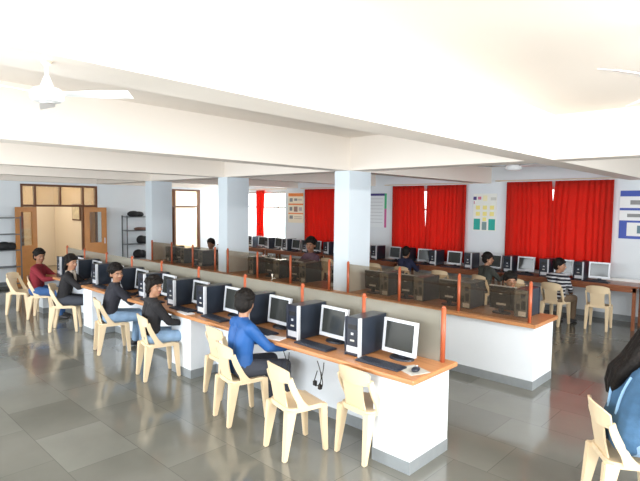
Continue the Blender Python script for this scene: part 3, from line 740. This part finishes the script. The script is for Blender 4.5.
    if hair == 'long':
        for k, (dx, dr) in enumerate(((-.05, .04), (0, .045), (.05, .04))):
            chain(bm, [(hd(dx, -.07, .0), dr), (tp(dx*1.1-.01, -.10, .43), .04), (tp(dx*1.2-.05, -.125, .34), .038), (tp(dx*1.0-.10, -.11, .25), .03), (tp(dx*.8-.14, -.08, .17), .016)], 2)
        for sx in (-1, 1): chain(bm, [(hd(sx*.074, -.0, .03), .028), (hd(sx*.08, -.03, -.05), .03), (hd(sx*.07, -.06, -.12), .032)], 1)
    organic('hair', bm, hairb, t, vox*.8, 1)
    # clothes
    bm = NB(); torso(bm, .010)
    for sx, sh, el, wr in arms:
        if sleeves > .6: chain(bm, [(sh, .064), (sh.lerp(el, .5), .056), (el, .050), (el.lerp(wr, .5), .044), (wr-(wr-el)*.05, .036)])
        else: chain(bm, [(sh, .062), (sh.lerp(el, .75), .058)])
    bm2 = None
    chain(bm, [(tp(0, 0, .42), .062), (neck+V((0, 0, -.012)), .060)])
    organic('shirt', bm, shirt, t, vox, 3)
    bm = NB()
    for sx in (-1, 1): chain(bm, [(pel+V((sx*.07, 0, .02)), .101), (pel+V((sx*.08, .0, -.012)), .104)])
    for sx, hip, kn, ank in legs: chain(bm, [(hip, .098), (hip.lerp(kn, .5), .082), (kn, .068), (kn.lerp(ank, .5), .060), (ank+V((0, 0, .02)), .055)])
    organic('trousers', bm, trousers, t, vox, 3)
    for sx, hip, kn, ank in legs:
        bm = NB(); f = V((ank.x, ank.y, 0))
        chain(bm, [(f+V((0, -.04, .045)), .038), (f+V((0, .05, .04)), .036), (f+V((sx*.005, .13, .03)), .028)]); chain(bm, [(f+V((0, -.01, .06)), .04), (f+V((0, .0, .09)), .042)])
        for v in bm.verts: v.co.z = max(v.co.z, .004)
        o = organic('shoe', bm, shoe_m, t, .011, 1)
    if extra: extra(t, tp, hd, torso, organic, arms, neck, pel, vox)
    return t
def cloth(name, c, n=.1, rough=.85): return mat(name, c, rough, noise=n, nscale=7, bump=.25)
def stripe_mat():
    M = bpy.data.materials.new('black_white_stripes'); M.use_nodes = True; nt = M.node_tree; b = nt.nodes['Principled BSDF']; L = nt.links.new
    tc = nt.nodes.new('ShaderNodeTexCoord'); w = nt.nodes.new('ShaderNodeTexWave'); w.bands_direction = 'Z'; w.inputs['Scale'].default_value = 4.6; w.inputs['Distortion'].default_value = .6
    r = nt.nodes.new('ShaderNodeValToRGB'); r.color_ramp.interpolation = 'CONSTANT'; r.color_ramp.elements[0].color = (.012, .012, .02, 1); r.color_ramp.elements[1].color = (.55, .55, .58, 1); r.color_ramp.elements[1].position = .66
    L(tc.outputs['Object'], w.inputs['Vector']); L(w.outputs['Fac'], r.inputs[0]); L(r.outputs[0], b.inputs['Base Color']); b.inputs['Roughness'].default_value = .85; return M
maroon = cloth('maroon_cotton', (.20, .012, .022)); blackj = cloth('black_wool', (.012, .011, .013)); bluej = cloth('bright_blue_nylon', (.010, .085, .29), .1, .6)
green = cloth('dark_olive_cloth', (.04, .045, .038)); navy = cloth('navy_cloth', (.012, .016, .05)); purple = cloth('dusky_purple_cloth', (.11, .06, .085))
denim = mat('mid_blue_denim', (.035, .095, .18), .85, noise=.3, nscale=25, bump=.2); creamc = cloth('cream_knit', (.62, .58, .50)); dktr = cloth('dark_grey_trousers', (.04, .045, .06)); bljean = cloth('blue_denim', (.035, .10, .26), .25)
khaki = cloth('khaki_trousers', (.16, .11, .07)); greytr = cloth('grey_blue_trousers', (.09, .13, .19))
def scarf(t, tp, hd, torso, organic, arms, neck, pel, vox):
    bm = NB(); pts = []
    for k in range(13):
        a = 2*math.pi*k/12; pts.append((neck+Vector((.062*math.cos(a), .062*math.sin(a)+.01, -.005+.012*math.sin(a*3))), .026))
    chain(bm, pts, 1); chain(bm, [(neck+Vector((.03, .07, -.01)), .026), (tp(.03, .115, .37), .024), (tp(.035, .125, .27), .018)], 1)
    organic('scarf', bm, cloth('pale_scarf', (.42, .36, .30), .3), t, .010, 1)
def collar(t, tp, hd, torso, organic, arms, neck, pel, vox):
    bm = NB(); ribbon(bm, [tp(-.05, .06, .46), tp(-.04, .10, .40), tp(-.02, .118, .30)], [tp(.05, .06, .46), tp(.04, .10, .40), tp(.02, .118, .30)], .012)
    obj('shirt_collar', bm, cloth('white_shirt', (.65, .68, .75)), t)
def vest(t, tp, hd, torso, organic, arms, neck, pel, vox):
    bm = NB(); torso(bm, .021); chain(bm, [(tp(0, -.005, .43), .07), (neck+Vector((0, -.01, -.01)), .068)])
    organic('denim_vest', bm, denim, t, vox, 3)
    for sx in (-1, 1):
        bm = NB(); pts = [tp(sx*(.060+.030*k/7), -.104-.012*math.sin(k/7*3.1), .10+.25*k/7) for k in range(8)]
        for a, b in zip(pts, pts[1:]): tube(bm, a, b, .009, .009, 6)
        obj('faded_seam', bm, mat('faded_denim', (.25, .42, .62), .9), t)
    bm = NB(); ball(bm, hd(-.02, -.115, .07), .014, 2); obj('hair_clip', bm, silver_m, t, True)
def cap(t, tp, hd, torso, organic, arms, neck, pel, vox):
    pass
person('person in maroon shirt and blue jeans, leftmost of the seated front row', (-9.62, 3.00, 0), R(-42), maroon, bljean, 1, lean=6, hy=-40, hp=-6, hl=(-.1, .40, .78), hr=(.12, .40, .76), vox=.014)
person('person in black jacket with pale scarf, hand raised over the desk, second from the left', (-8.42, 3.02, 0), R(-32), blackj, dktr, 0, lean=14, hy=-40, hp=-4, hl=(-.05, .42, .86), hr=(.16, .44, .84), vox=.013, hair='bob', extra=scarf)
person('person in dark sweater with white collar looking at the camera, third from the left', (-6.78, 3.02, 0), R(-14), cloth('charcoal_navy_wool', (.016, .016, .024)), jean_m, 0, lean=14, hy=-72, hp=-8, hl=(-.05, .40, .80), hr=(.14, .42, .80), vox=.012, extra=collar, hroll=8)
person('person in black jumper and light blue jeans looking back over the right shoulder', (-5.46, 2.94, 0), R(-12), blackj, jean_m, 0, lean=4, side=0, hy=-62, hp=-4, hl=(-.04, .33, .66), hr=(.12, .34, .66), vox=.010, hair='fringe', s=.92)
person('person in bright blue jacket seen from behind, working at the foreground desk', (-3.77, 2.95, 0), R(-12), bluej, dktr, 0, lean=5, hy=40, hp=-12, hl=(-.06, .36, .70), hr=(.16, .38, .68), vox=.010)
person('girl with long dark hair in a blue denim vest over cream sleeves at lower right', (-.71, 3.78, 0), R(-56), creamc, jean_m, 0, lean=15, hy=-8, hp=-20, hl=(-.10, .50, .74), hr=(.14, .46, .60), vox=.009, hair='long', extra=vest, s=1.06)
person('person in black and white striped shirt sitting at the back tables, face turned right', (-2.99, 9.22, 0), R(-8), stripe_mat(), khaki, 0, lean=4, s=.9, hy=-75, hp=-3, hl=(-.12, .36, .80), hr=(.10, .32, .62), vox=.014)
person('person in dark olive shirt with black hair in profile, near the pale grid poster', (-4.30, 9.20, 0), R(-25), green, dktr, 0, lean=6, hy=-40, hp=-4, vox=.015, s=.91)
person('person in dark navy top seen from behind in front of the middle red curtains', (-6.18, 9.24, 0), 0, navy, dktr, 1, lean=8, vox=.016, s=.9)
person('person whose face peers over the middle desk monitors, chin low, facing the camera', (-2.86, 6.95, 0), R(180), cloth('dark_red_cloth', (.16, .015, .02)), dktr, 0, lean=20, hy=38, hp=-6, vox=.013, s=.91)
person('person in dusky purple shirt sitting behind the middle desk left of the nearest pillar', (-6.90, 6.98, 0), R(165), purple, dktr, 1, lean=2, hy=40, hp=-6, vox=.015, s=1.10)
person('head of a mostly hidden person behind the far left of the middle desk', (-10.15, 6.95, 0), R(180), navy, dktr, 1, lean=8, hy=30, vox=.016)
